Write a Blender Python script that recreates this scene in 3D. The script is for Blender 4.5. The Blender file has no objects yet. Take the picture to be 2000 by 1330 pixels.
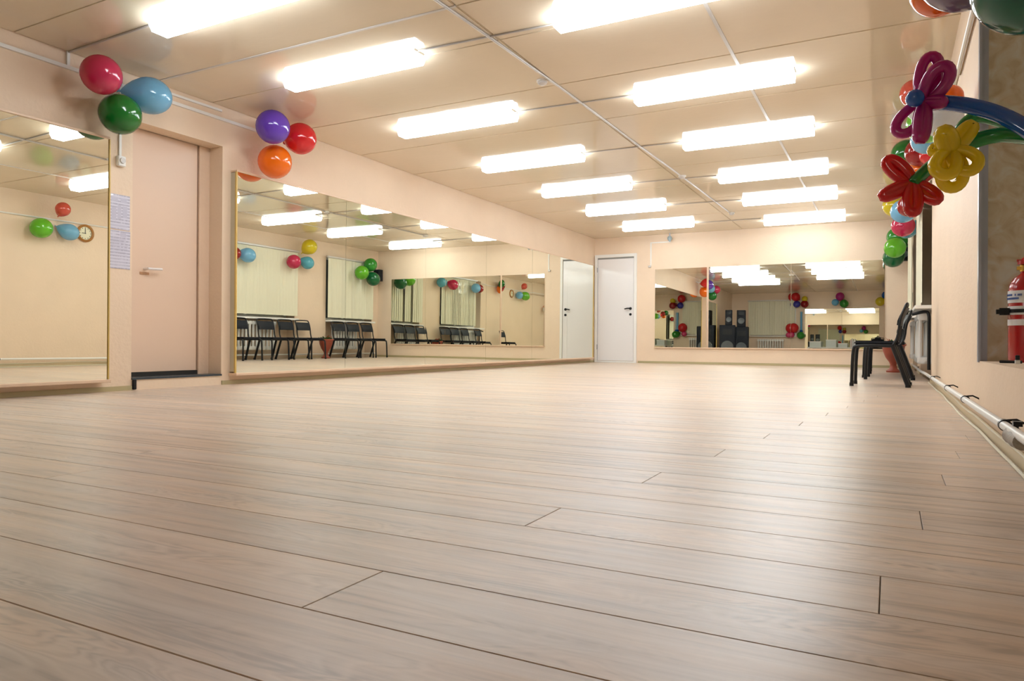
import bpy, bmesh, math, random
from mathutils import Vector, Matrix, Euler
random.seed(7)
PI = math.pi
C = bpy.context.scene.collection
SC = bpy.context.scene

# ------------------------------------------------------------------ camera
F_PX, YAW, PITCH, ROLL = 1401.16, .4853, .0018, .0061
CAM = Vector((5.0524, 0.0, .3816))
cy_, sy_ = math.cos(YAW), math.sin(YAW)
cp_, sp_ = math.cos(PITCH), math.sin(PITCH)
RIGHT = Vector((cy_, sy_, 0)); FWD = Vector((-sy_*cp_, cy_*cp_, sp_)); UP = Vector((sy_*sp_, -cy_*sp_, cp_))
cr_, sr_ = math.cos(ROLL), math.sin(ROLL)
cam_d = bpy.data.cameras.new('camera'); cam_d.sensor_width = 36; cam_d.lens = 36*F_PX/2000
cam_d.clip_start = .02; cam_d.clip_end = 100
cam = bpy.data.objects.new('camera', cam_d); C.objects.link(cam)
# image axes in the world after the small roll
IX = (RIGHT*cr_ + UP*sr_).normalized()          # d(world)/du
IY = (RIGHT*(sr_) - UP*cr_).normalized()        # d(world)/dv (down)
m = Matrix((( IX.x, -IY.x, -FWD.x), (IX.y, -IY.y, -FWD.y), (IX.z, -IY.z, -FWD.z))).to_4x4()
m.translation = CAM
cam.matrix_world = m
SC.camera = cam

def atx(u, v, X):
    """the same for the vertical plane x=X"""
    d = FWD + IX*((u-1000)/F_PX) + IY*((v-665)/F_PX)
    return CAM + d*((X-CAM.x)/d.x)
def at(u, v, Y):
    """the point of the vertical plane y=Y that stands at the measured position"""
    d = FWD + IX*((u-1000)/F_PX) + IY*((v-665)/F_PX)
    return CAM + d*(Y/d.y)

# ------------------------------------------------------------------ world, exposure
w = bpy.data.worlds.new('world'); SC.world = w; w.use_nodes = True
w.node_tree.nodes['Background'].inputs[0].default_value = (.02, .025, .04, 1)
w.node_tree.nodes['Background'].inputs[1].default_value = .3
SC.view_settings.view_transform = 'Standard'; SC.view_settings.look = 'None'
SC.view_settings.gamma = 1; SC.view_settings.exposure = 0.0
SC.view_settings.use_curve_mapping = False
LAMP_E = 19.8
cyc = SC.cycles
cyc.max_bounces = 14; cyc.glossy_bounces = 9; cyc.diffuse_bounces = 6; cyc.transmission_bounces = 6
cyc.sample_clamp_indirect = 6; cyc.use_denoising = True
cyc.caustics_reflective = True; cyc.blur_glossy = .3

H, D, BACK = 2.3732, 12.97, -1.35
def wx(y):                       # inner face of the window wall
    return 5.42 if y < 8.5 else 5.42 - .06*(y-8.5)/(D-8.5)

# ------------------------------------------------------------------ materials
def nt(name):
    m_ = bpy.data.materials.new(name); m_.use_nodes = True
    return m_, m_.node_tree, m_.node_tree.nodes['Principled BSDF']
def sset(b, k, v):
    if k in b.inputs: b.inputs[k].default_value = v
MC = {}
def mat(name, col, rough=.5, metal=0, spec=.5, coat=0, bump=0, bscale=60, emit=0, trans=0, sss=0, var=0):
    if name in MC: return MC[name]
    m_, t, b = nt(name)
    col = tuple(col)+(1,)
    sset(b, 'Base Color', col); sset(b, 'Roughness', rough); sset(b, 'Metallic', metal)
    sset(b, 'Specular IOR Level', spec); sset(b, 'Coat Weight', coat); sset(b, 'Coat Roughness', .05)
    if trans: sset(b, 'Transmission Weight', trans)
    if sss: sset(b, 'Subsurface Weight', sss); sset(b, 'Subsurface Radius', (.1, .1, .1)); sset(b, 'Subsurface Scale', .3)
    if emit: sset(b, 'Emission Color', col); sset(b, 'Emission Strength', emit)
    n = t.nodes.new('ShaderNodeTexNoise'); n.inputs['Scale'].default_value = bscale; n.inputs['Detail'].default_value = 4
    g = t.nodes.new('ShaderNodeNewGeometry'); t.links.new(g.outputs['Position'], n.inputs['Vector'])
    if bump:
        bp = t.nodes.new('ShaderNodeBump'); bp.inputs['Strength'].default_value = bump; bp.inputs['Distance'].default_value = .01
        t.links.new(n.outputs['Fac'], bp.inputs['Height']); t.links.new(bp.outputs['Normal'], b.inputs['Normal'])
    if var:
        n2 = t.nodes.new('ShaderNodeTexNoise'); n2.inputs['Scale'].default_value = 2.2; n2.inputs['Detail'].default_value = 5
        t.links.new(g.outputs['Position'], n2.inputs['Vector'])
        mr = t.nodes.new('ShaderNodeMapRange'); mr.inputs[1].default_value = .3; mr.inputs[2].default_value = .7
        mr.inputs[3].default_value = 1-var; mr.inputs[4].default_value = 1+var
        t.links.new(n2.outputs['Fac'], mr.inputs[0])
        mx = t.nodes.new('ShaderNodeVectorMath'); mx.operation = 'SCALE'; mx.inputs[0].default_value = col[:3]
        t.links.new(mr.outputs[0], mx.inputs['Scale']); t.links.new(mx.outputs[0], b.inputs['Base Color'])
    MC[name] = m_
    return m_

WALL = mat('peach_paint', (.78, .625, .475), .55, bump=.25, bscale=35, var=.03, spec=.3)
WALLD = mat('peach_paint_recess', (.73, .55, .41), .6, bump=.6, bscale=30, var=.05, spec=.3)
FARW = WALL
BASEB = mat('baseboard_paint', (.42, .36, .20), .45)
WHITE = mat('white_paint', (.82, .82, .80), .35)
WPLAST = mat('white_plastic', (.80, .80, .78), .35)
GREYTRIM = mat('grey_trim', (.60, .58, .56), .35)
GOLD = mat('light_wood_edge', (.62, .43, .12), .4)
LEDGE = mat('beige_ledge', (.72, .53, .38), .4)
GREYBOX = mat('mirror_box_side', (.55, .50, .38), .6)
BLACK = mat('black_tube', (.008, .009, .011), .35, spec=.3)
BLKPAD = mat('black_leatherette', (.008, .010, .016), .5, spec=.2, bump=.2, bscale=200)
DARK = mat('dark_gap', (.02, .018, .015), .8)
TERRA = mat('terracotta', (.30, .055, .028), .45)
LEAF = mat('dark_leaf', (.02, .10, .025), .5)
LEAFR = mat('reddish_leaf', (.42, .10, .04), .5)
RADI = mat('radiator_enamel', (.80, .80, .78), .3, coat=.3)
BLIND = mat('blind_fabric', (.76, .74, .58), .75, bump=.2, bscale=300)
BRASS = mat('brass', (.75, .50, .12), .3, metal=1)
RED = mat('extinguisher_red', (.40, .008, .010), .22, coat=.5)
STEEL = mat('grey_steel', (.35, .36, .38), .35, metal=.8)
BROWNST = mat('stained_plaster_fitting', (.34, .30, .25), .6, bump=.5)
MIRROR = mat('mirror_glass', (.84, .85, .76), 0.0, metal=1)
GLASSN = mat('window_pane_glass', (.10, .11, .12), .05, spec=.8)

# glossy beige ceiling
def ceiling_mat():
    m_, t, b = nt('glossy_ceiling_paint')
    g = t.nodes.new('ShaderNodeNewGeometry')
    n = t.nodes.new('ShaderNodeTexNoise'); n.inputs['Scale'].default_value = 1.3; n.inputs['Detail'].default_value = 3
    t.links.new(g.outputs['Position'], n.inputs['Vector'])
    cr = t.nodes.new('ShaderNodeValToRGB')
    cr.color_ramp.elements[0].position = .3; cr.color_ramp.elements[0].color = (.73, .635, .49, 1)
    cr.color_ramp.elements[1].position = .7; cr.color_ramp.elements[1].color = (.77, .67, .525, 1)
    t.links.new(n.outputs['Fac'], cr.inputs[0]); t.links.new(cr.outputs[0], b.inputs['Base Color'])
    b.inputs['Roughness'].default_value = .065; sset(b, 'Specular IOR Level', .6)
    # ripples of the paint, stronger in patches
    mp = t.nodes.new('ShaderNodeMapping'); mp.inputs['Scale'].default_value = (6, 22, 1)
    t.links.new(g.outputs['Position'], mp.inputs[0])
    n2 = t.nodes.new('ShaderNodeTexNoise'); n2.inputs['Scale'].default_value = 1.0; n2.inputs['Detail'].default_value = 4
    t.links.new(mp.outputs[0], n2.inputs['Vector'])
    n3 = t.nodes.new('ShaderNodeTexVoronoi'); n3.inputs['Scale'].default_value = 26
    t.links.new(g.outputs['Position'], n3.inputs['Vector'])
    pw = t.nodes.new('ShaderNodeMapRange'); pw.inputs[1].default_value = 0; pw.inputs[2].default_value = .25
    pw.inputs[3].default_value = 1; pw.inputs[4].default_value = 0
    t.links.new(n3.outputs['Distance'], pw.inputs[0])
    ad = t.nodes.new('ShaderNodeMath'); ad.operation = 'MULTIPLY_ADD'; ad.inputs[1].default_value = .10
    t.links.new(pw.outputs[0], ad.inputs[0]); t.links.new(n2.outputs['Fac'], ad.inputs[2])
    bp = t.nodes.new('ShaderNodeBump'); bp.inputs['Strength'].default_value = .13; bp.inputs['Distance'].default_value = .005
    t.links.new(ad.outputs[0], bp.inputs['Height']); t.links.new(bp.outputs['Normal'], b.inputs['Normal'])
    return m_
CEIL = ceiling_mat()

def floor_mat():
    m_, t, b = nt('oak_laminate')
    N, L = t.nodes.new, t.links.new
    g = N('ShaderNodeNewGeometry'); oi = N('ShaderNodeObjectInfo')
    r1 = N('ShaderNodeMath'); r1.operation = 'MULTIPLY_ADD'; r1.inputs[1].default_value = 7.31
    L(oi.outputs['Random'], r1.inputs[0]); L(g.outputs['Random Per Island'], r1.inputs[2])
    fr = N('ShaderNodeMath'); fr.operation = 'FRACT'; L(r1.outputs[0], fr.inputs[0])
    off = N('ShaderNodeVectorMath'); off.operation = 'SCALE'; off.inputs[0].default_value = (37, 91, 13)
    L(fr.outputs[0], off.inputs['Scale'])
    add = N('ShaderNodeVectorMath'); L(g.outputs['Position'], add.inputs[0]); L(off.outputs[0], add.inputs[1])
    # broad, cathedral-like figure
    mp = N('ShaderNodeMapping'); mp.inputs['Scale'].default_value = (1.9, 10, 1); L(add.outputs[0], mp.inputs[0])
    n1 = N('ShaderNodeTexNoise'); n1.inputs['Scale'].default_value = 1; n1.inputs['Detail'].default_value = 3
    n1.inputs['Distortion'].default_value = .9; L(mp.outputs[0], n1.inputs['Vector'])
    # rings from that figure
    mu = N('ShaderNodeMath'); mu.operation = 'MULTIPLY'; mu.inputs[1].default_value = 95; L(n1.outputs['Fac'], mu.inputs[0])
    si = N('ShaderNodeMath'); si.operation = 'SINE'; L(mu.outputs[0], si.inputs[0])
    # fine fibres
    mp2 = N('ShaderNodeMapping'); mp2.inputs['Scale'].default_value = (5, 150, 1); L(add.outputs[0], mp2.inputs[0])
    n2 = N('ShaderNodeTexNoise'); n2.inputs['Scale'].default_value = 1; n2.inputs['Detail'].default_value = 5
    L(mp2.outputs[0], n2.inputs['Vector'])
    mp3 = N('ShaderNodeMapping'); mp3.inputs['Scale'].default_value = (1.1, 30, 1); L(add.outputs[0], mp3.inputs[0])
    n3 = N('ShaderNodeTexNoise'); n3.inputs['Scale'].default_value = 1; n3.inputs['Detail'].default_value = 4
    L(mp3.outputs[0], n3.inputs['Vector'])
    cr = N('ShaderNodeValToRGB'); e = cr.color_ramp.elements
    e[0].position = .34; e[0].color = (.44, .36, .285, 1)
    e[1].position = .66; e[1].color = (.70, .585, .475, 1)
    k = cr.color_ramp.elements.new(.46); k.color = (.595, .488, .39, 1)
    # mix factor
    a1 = N('ShaderNodeMath'); a1.operation = 'MULTIPLY_ADD'; L(si.outputs[0], a1.inputs[0])
    mp4 = N('ShaderNodeMapping'); mp4.inputs['Scale'].default_value = (2.2, 7, 1); L(add.outputs[0], mp4.inputs[0])
    n4 = N('ShaderNodeTexNoise'); n4.inputs['Scale'].default_value = 1; n4.inputs['Detail'].default_value = 1; L(mp4.outputs[0], n4.inputs['Vector'])
    mk = N('ShaderNodeMapRange'); mk.inputs[1].default_value = .45; mk.inputs[2].default_value = .68; mk.inputs[3].default_value = .018; mk.inputs[4].default_value = .085
    L(n4.outputs['Fac'], mk.inputs[0]); L(mk.outputs[0], a1.inputs[1])
    a2 = N('ShaderNodeMath'); a2.operation = 'MULTIPLY_ADD'; a2.inputs[1].default_value = .30
    L(n2.outputs['Fac'], a2.inputs[0])
    a3 = N('ShaderNodeMath'); a3.operation = 'MULTIPLY'; a3.inputs[1].default_value = .70; L(n3.outputs['Fac'], a3.inputs[0])
    L(a3.outputs[0], a2.inputs[2]); L(a2.outputs[0], a1.inputs[2])
    L(a1.outputs[0], cr.inputs[0])
    # tint patches: pinkish / greyish
    hs = N('ShaderNodeMix'); hs.data_type = 'RGBA'; hs.blend_type = 'MULTIPLY'
    tn = N('ShaderNodeValToRGB'); tn.color_ramp.elements[0].color = (.95, .97, 1.03, 1); tn.color_ramp.elements[0].position = .35
    tn.color_ramp.elements[1].color = (1.07, 1.0, .95, 1); tn.color_ramp.elements[1].position = .65
    L(n1.outputs['Fac'], tn.inputs[0])
    hs.inputs[0].default_value = 1; L(cr.outputs[0], hs.inputs[6]); L(tn.outputs[0], hs.inputs[7])
    # per plank brightness
    pb = N('ShaderNodeMapRange'); pb.inputs[3].default_value = .93; pb.inputs[4].default_value = 1.06; L(fr.outputs[0], pb.inputs[0])
    sc_ = N('ShaderNodeVectorMath'); sc_.operation = 'SCALE'; L(hs.outputs[2], sc_.inputs[0]); L(pb.outputs[0], sc_.inputs['Scale'])
    L(sc_.outputs[0], b.inputs['Base Color'])
    b.inputs['Roughness'].default_value = .34; sset(b, 'Specular IOR Level', .5)
    bp = N('ShaderNodeBump'); bp.inputs['Strength'].default_value = .25; bp.inputs['Distance'].default_value = .002
    L(n3.outputs['Fac'], bp.inputs['Height']); L(bp.outputs['Normal'], b.inputs['Normal'])
    return m_
OAK = floor_mat()

def marble_mat():
    m_, t, b = nt('marbled_wallpaper'); N, L = t.nodes.new, t.links.new
    g = N('ShaderNodeNewGeometry'); n = N('ShaderNodeTexNoise'); n.inputs['Scale'].default_value = 11; n.inputs['Detail'].default_value = 5
    n.inputs['Distortion'].default_value = 1.2
    L(g.outputs['Position'], n.inputs['Vector'])
    cr = N('ShaderNodeValToRGB'); e = cr.color_ramp.elements
    e[0].position = .32; e[0].color = (.46, .38, .25, 1); e[1].position = .68; e[1].color = (.62, .63, .57, 1)
    k = e.new(.5); k.color = (.57, .52, .40, 1)
    L(n.outputs['Fac'], cr.inputs[0]); L(cr.outputs[0], b.inputs['Base Color']); b.inputs['Roughness'].default_value = .3
    return m_
MARBLE = marble_mat()

def paper_mat():
    m_, t, b = nt('printed_paper'); N, L = t.nodes.new, t.links.new
    g = N('ShaderNodeNewGeometry'); sp = N('ShaderNodeSeparateXYZ'); L(g.outputs['Position'], sp.inputs[0])
    w1 = N('ShaderNodeTexWave'); w1.wave_type = 'BANDS'; w1.bands_direction = 'Z'; w1.inputs['Scale'].default_value = 14
    w1.inputs['Distortion'].default_value = 0
    L(g.outputs['Position'], w1.inputs['Vector'])
    mp = N('ShaderNodeMapping'); mp.inputs['Scale'].default_value = (1, 60, 22); L(g.outputs['Position'], mp.inputs[0])
    n = N('ShaderNodeTexNoise'); n.inputs['Scale'].default_value = 1; L(mp.outputs[0], n.inputs['Vector'])
    a = N('ShaderNodeMath'); a.operation = 'MULTIPLY'; L(w1.outputs['Fac'], a.inputs[0]); L(n.outputs['Fac'], a.inputs[1])
    cr = N('ShaderNodeValToRGB'); e = cr.color_ramp.elements
    e[0].position = .25; e[0].color = (.62, .62, .74, 1); e[1].position = .5; e[1].color = (.38, .38, .50, 1)
    L(a.outputs[0], cr.inputs[0]); L(cr.outputs[0], b.inputs['Base Color']); b.inputs['Roughness'].default_value = .35
    sset(b, 'Coat Weight', .8); sset(b, 'Coat Roughness', .08)
    bp = N('ShaderNodeBump'); bp.inputs['Strength'].default_value = .5; bp.inputs['Distance'].default_value = .004
    n5 = N('ShaderNodeTexNoise'); n5.inputs['Scale'].default_value = 18; L(g.outputs['Position'], n5.inputs['Vector'])
    L(n5.outputs['Fac'], bp.inputs['Height']); L(bp.outputs['Normal'], b.inputs['Coat Normal'])
    return m_
PAPER = paper_mat()

def balloon_mat(name, col, clear=0):
    key = 'balloon_'+name
    if key in MC: return MC[key]
    m_, t, b = nt(key); N, L = t.nodes.new, t.links.new
    sset(b, 'Base Color', tuple(col)+(1,)); sset(b, 'Roughness', .12); sset(b, 'Specular IOR Level', .6)
    sset(b, 'Coat Weight', .5); sset(b, 'Coat Roughness', .04)
    tr = N('ShaderNodeBsdfTranslucent'); tr.inputs[0].default_value = tuple(min(1, c*1.25) for c in col)+(1,)
    mx = N('ShaderNodeMixShader'); mx.inputs[0].default_value = .30 + clear*.4
    out = t.nodes['Material Output']
    L(b.outputs[0], mx.inputs[1]); L(tr.outputs[0], mx.inputs[2]); L(mx.outputs[0], out.inputs[0])
    MC[key] = m_
    return m_
BC = dict(pink=(.62, .03, .11), coral=(.72, .12, .08), blue=(.22, .52, .74), cyan=(.12, .48, .60), green=(.010, .20, .025), lime=(.16, .55, .03),
          purple=(.16, .06, .52), red=(.72, .022, .03), orange=(.92, .20, .005), darkred=(.36, .008, .012), yellow=(.72, .60, .02),
          white=(.72, .76, .78), dgreen=(.008, .16, .05), mid=(.04, .34, .04), teal=(.03, .20, .14), lilac=(.25, .19, .30), rose=(.75, .07, .22),
          magenta=(.50, .02, .26), tred=(.68, .010, .016), tyellow=(.86, .66, .01), tblue=(.01, .13, .50), tgreen=(.02, .30, .07), sky=(.18, .55, .85),
          navy=(.03, .04, .42))
def bmat(n): return balloon_mat(n, BC[n], .4 if n == 'white' else 0)

# ------------------------------------------------------------------ mesh helpers
def newbm(): return bmesh.new()
def bx(bm, x0, x1, y0, y1, z0, z1):
    vs = [bm.verts.new((x, y, z)) for x in (x0, x1) for y in (y0, y1) for z in (z0, z1)]
    for f in ((0, 1, 3, 2), (4, 6, 7, 5), (0, 4, 5, 1), (2, 3, 7, 6), (0, 2, 6, 4), (1, 5, 7, 3)):
        bm.faces.new([vs[i] for i in f])
    return vs
def prism(bm, plan, z0, z1):
    a = [bm.verts.new((x, y, z0)) for x, y in plan]; b = [bm.verts.new((x, y, z1)) for x, y in plan]
    n = len(plan); bm.faces.new(a[::-1]); bm.faces.new(b)
    for i in range(n): bm.faces.new((a[i], a[(i+1) % n], b[(i+1) % n], b[i]))
def frame_of(d):
    d = d.normalized(); a = Vector((0, 0, 1)) if abs(d.z) < .9 else Vector((1, 0, 0))
    x = d.cross(a).normalized(); return x, d.cross(x).normalized()
def tube(bm, pts, r, seg=10, closed=False, rs=None, cap=True):
    pts = [Vector(p) for p in pts]; n = len(pts); rings = []
    px = None
    for i, p in enumerate(pts):
        if closed: d = pts[(i+1) % n]-pts[i-1]
        else: d = pts[min(i+1, n-1)]-pts[max(i-1, 0)]
        d.normalize()
        if px is None: px, _ = frame_of(d)
        px = (px-d*px.dot(d)).normalized(); py = d.cross(px)
        rr = rs[i] if rs else r
        rings.append([bm.verts.new(p+(px*math.cos(2*PI*k/seg)+py*math.sin(2*PI*k/seg))*rr) for k in range(seg)])
    m_ = n if closed else n-1
    for i in range(m_):
        A, B = rings[i], rings[(i+1) % n]
        for k in range(seg): bm.faces.new((A[k], A[(k+1) % seg], B[(k+1) % seg], B[k]))
    if not closed and cap:
        bm.faces.new(rings[0][::-1]); bm.faces.new(rings[-1])
def smoothpath(pts, it=2):
    pts = [Vector(p) for p in pts]
    for _ in range(it):
        q = [pts[0]]
        for a, b in zip(pts[:-1], pts[1:]): q += [a*.75+b*.25, a*.25+b*.75]
        q.append(pts[-1]); pts = q
    return pts
def lathe(bm, prof, seg=24, M=None):
    M = M or Matrix(); rings = []
    for r, z in prof:
        if r < 1e-6: rings.append([bm.verts.new(M @ Vector((0, 0, z)))])
        else: rings.append([bm.verts.new(M @ Vector((r*math.cos(2*PI*k/seg), r*math.sin(2*PI*k/seg), z))) for k in range(seg)])
    for A, B in zip(rings[:-1], rings[1:]):
        for k in range(seg):
            k2 = (k+1) % seg
            f = [A[k % len(A)], A[k2 % len(A)], B[k2 % len(B)], B[k % len(B)]]
            f2 = [];
            for v_ in f:
                if v_ not in f2: f2.append(v_)
            if len(f2) > 2: bm.faces.new(f2)
def obj(name, bm, mt, parent=None, smooth=False, bevel=0, loc=None):
    me = bpy.data.meshes.new(name)
    bmesh.ops.recalc_face_normals(bm, faces=bm.faces)
    if bevel:
        bmesh.ops.bevel(bm, geom=[e for e in bm.edges], offset=bevel, segments=1, affect='EDGES')
    bm.to_mesh(me); bm.free(); me.materials.append(mt)
    if smooth:
        for p in me.polygons: p.use_smooth = True
        try: me.set_sharp_from_angle(angle=math.radians(40))
        except Exception: pass
    o = bpy.data.objects.new(name, me); C.objects.link(o)
    if parent: o.parent = parent
    if loc: o.location = loc
    return o
def tag(o, label, cat, group=None):
    o['label'] = label; o['category'] = cat
    if group: o['group'] = group
    return o
def thing(name, label, cat, loc=(0, 0, 0), rz=0, group=None):
    o = bpy.data.objects.new(name, None); o.empty_display_size = .1; C.objects.link(o)
    o.location = loc; o.rotation_euler = (0, 0, rz)
    return tag(o, label, cat, group)
def struct(o): o['kind'] = 'structure'; return o
def sempty(name, loc=(0, 0, 0)):
    o = bpy.data.objects.new(name, None); o.empty_display_size = .1; C.objects.link(o); o.location = loc
    return struct(o)
def box(name, b6, mt, parent=None, bevel=0):
    bm = newbm(); bx(bm, *b6); return obj(name, bm, mt, parent, bevel=bevel)
def dup(root, loc, rz, label=None, group=None):
    r = root.copy(); C.objects.link(r); r.location = loc; r.rotation_euler = (0, 0, rz)
    if label: r['label'] = label
    if group: r['group'] = group
    for ch in list(root.children):
        c = ch.copy(); C.objects.link(c); c.parent = r
        for g in ch.children:
            d = g.copy(); C.objects.link(d); d.parent = c
    return r

# ================================================================== STRUCTURE
# ---- floor
fl = struct(box('floor', (-.3, 5.8, BACK-.1, D+.1, -.08, -.0105), mat('plank_joint', (.22, .17, .11), .7)))
PW, Y0 = .1868, .768
def plank_rows():
    k = math.floor((BACK-Y0)/PW)
    while Y0+k*PW < D:
        ya, yb = Y0+k*PW, min(Y0+(k+1)*PW, D-.001); r = k % 3
        off = {0: 4.31, 1: 2.75, 2: 5.04}[r] + .0245*(k-(k % 3))
        L = 2.9 if r == 1 else 2.04
        xs = off
        while xs > 0: xs -= L
        cuts = []
        while xs < 5.42: cuts.append(xs); xs += L
        cuts.append(xs)
        for a, b in zip(cuts[:-1], cuts[1:]):
            a2, b2 = max(a, 0), min(b, wx(max(ya, 0))-.002 if yb > 4.02 or ya < 1 else 5.419)
            if b2-a2 > .03: yield k, a2, b2, ya, yb
        k += 1
far = newbm(); G = .0008
for k, a, b, ya, yb in plank_rows():
    if ya < 4.3:
        bm = newbm(); bx(bm, a+G, b-G, ya+G, yb-G, -.010, 0)
        top = [e for e in bm.edges if all(v.co.z > -.001 for v in e.verts)]
        bmesh.ops.bevel(bm, geom=top, offset=.0009, segments=1, affect='EDGES')
        obj('floor_plank', bm, OAK, fl)
    else:
        bx(far, a+G, b-G, ya+G, yb-G, -.010, 0)
fo = obj('floor_plank', far, OAK, fl); fo['kind'] = 'stuff'

# ---- ceiling with sheets
ce = struct(box('ceiling', (-.3, 5.8, BACK-.1, D+.1, H+.012, H+.1), DARK))
xs = [-.0, 2.762, 4.082, 5.98]
ys = [BACK, -.4, .55, 1.6, 2.6, 3.6, 4.14, 5.07, 6.04, 7.02, 8.02, 9.0, 10.0, 11.17, 12.1, D]
for i in range(3):
    for j in range(len(ys)-1):
        bm = newbm(); bx(bm, xs[i]+.002, xs[i+1]-.002, ys[j]+.001, ys[j+1]-.001, H, H+.012)
        low = [e for e in bm.edges if all(v.co.z < H+.001 for v in e.verts)]
        bmesh.ops.bevel(bm, geom=low, offset=.006, segments=2, affect='EDGES')
        o = obj('ceiling_panel', bm, CEIL, ce)
        # sheets are never perfectly level
        cx, cyy = (xs[i]+xs[i+1])/2, (ys[j]+ys[j+1])/2
        ax, ay = random.uniform(-.0012, .0012), random.uniform(-.0006, .0006)
        Mx = Matrix.Translation((cx, cyy, H)) @ Euler((ax, ay, 0)).to_matrix().to_4x4() @ Matrix.Translation((-cx, -cyy, -H))
        o.matrix_world = Mx
# trims on the ceiling
bm = newbm(); bx(bm, 4.072, 4.094, BACK, 12.0, H-.005, H+.002)
tr = struct(obj('trim_1', bm, GREYTRIM))
bm = newbm(); bx(bm, .0, 2.76, 3.592, 3.612, H-.004, H+.002)
struct(obj('trim_2', bm, GREYTRIM))

# ---- left wall with the door recess
DY0, DY1, DZ, DX = 3.44, 4.26, 2.035, -.17
bm = newbm()
bx(bm, -.30, 0, BACK-.1, DY0, -.01, H+.01); bx(bm, -.30, 0, DY1, D+.1, -.01, H+.01)
bx(bm, -.30, 0, DY0, DY1, DZ, H+.01); bx(bm, -.30, DX-.05, DY0, DY1, -.01, DZ)
struct(obj('wall_left', bm, WALL))
# far wall
struct(box('wall_far', (-.3, 5.9, D, D+.15, -.01, H+.01), FARW))
struct(box('wall_back', (-.3, 6.1, BACK-.15, BACK, -.01, H+.01), WALL))
# ---- right wall: niche 1.2..4.0, window bays 8.4..10.4 and 11.3..12.75
NY0, NY1, NZ = 1.1, 4.0, .305
bm = newbm(); T = .55
def seg(y0, y1, z0=-.01, z1=H+.01, dx0=0, dx1=T):
    prism(bm, [(wx(y0)+dx0, y0), (wx(y0)+dx1, y0), (wx(y1)+dx1, y1), (wx(y1)+dx0, y1)], z0, z1)
B1 = (8.40, 10.42); B2 = (11.28, 12.76); WTOP = 2.105
seg(BACK-.1, NY0); seg(NY0, NY1, -.01, NZ); seg(NY1, B1[0]); seg(B1[1], B2[0]); seg(B2[1], D+.1)
seg(NY0, NY1, -.01, H+.01, .50, .60)
for b in (B1, B2):
    seg(b[0], b[1], WTOP, H+.01); seg(b[0], b[1], -.01, .74, .20, T)
struct(obj('wall_right', bm, WALL))
# marbled lining of the niche: the far reveal and the back
bm = newbm(); bx(bm, 5.428, 5.92, NY1-.012, NY1+.004, NZ, H); bx(bm, 5.905, 5.925, NY0, NY1-.012, NZ, H)
o = obj('wall_niche_lining', bm, MARBLE); struct(o); o.name = 'wall_niche'
bm = newbm(); bx(bm, 5.413, 5.424, NY1-.04, NY1+.002, NZ-.005, H); bx(bm, 5.413, 5.452, NY1-.0165, NY1-.010, NZ, H)
struct(obj('trim_3', bm, mat('plastic_corner', (.38, .42, .50), .3)))
# baseboards
struct(box('baseboard_left', (0, .012, DY1+.001, D, 0, .035), BASEB)); struct(box('baseboard_left', (0, .012, BACK, DY0-.001, 0, .035), BASEB))
struct(box('baseboard_far', (.88, wx(D), D-.014, D, 0, .04), BASEB))
bm = newbm()
for a, b in ((BACK, 4.0), (4.0, B1[0]), (B1[1], B2[0]), (B2[1], D-.015)):
    prism(bm, [(wx(a)-.012, a), (wx(a), a), (wx(b), b), (wx(b)-.012, b)], 0, .045)
struct(obj('baseboard_right', bm, mat('baseboard_right_paint', (.60, .50, .33), .5)))

# ---- door_1 : flat painted door in the recess between the mirrors
d1 = sempty('door_1', (0, 0, 0))
LEAFM = mat('painted_door_leaf', (.72, .545, .42), .35, spec=.4)
bm = newbm(); bx(bm, DX-.04, DX, DY0-.04, DY1-.115, .125, DZ+.03); obj('door_leaf', bm, LEAFM, d1, bevel=.002)
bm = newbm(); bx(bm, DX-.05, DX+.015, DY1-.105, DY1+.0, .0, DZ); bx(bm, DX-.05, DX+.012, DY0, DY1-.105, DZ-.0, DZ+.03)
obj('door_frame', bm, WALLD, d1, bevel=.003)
bm = newbm(); bx(bm, DX-.05, DX+.002, DY0, DY1-.105, .07, .125); obj('threshold_gap', bm, DARK, d1)
bm = newbm(); bx(bm, DX, .004, DY0+.001, DY1-.001, -.005, .078); obj('step', bm, WALL, d1)
bm = newbm(); bx(bm, DX, .012, DY0+.001, DY1-.001, .078, .092); obj('step_edge', bm, mat('dark_metal_strip', (.05, .07, .09), .35, metal=.6), d1)
bm = newbm(); bx(bm, -.02, .018, DY0+.004, DY0+.035, .005, .078); obj('floor_bracket', bm, BLACK, d1, bevel=.004)
bm = newbm(); tube(bm, [(DX, 3.66, .94), (DX+.05, 3.66, .94)], .009); tube(bm, [(DX+.05, 3.655, .94), (DX+.05, 3.78, .945)], .010)
obj('door_handle', bm, mat('pale_handle', (.75, .72, .72), .3), d1, smooth=True)
bm = newbm(); bx(bm, DX-.001, DX+.004, 3.62, 3.70, .895, .915); obj('lock_plate', bm, mat('tan_plate', (.5, .28, .15), .5), d1)

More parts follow.
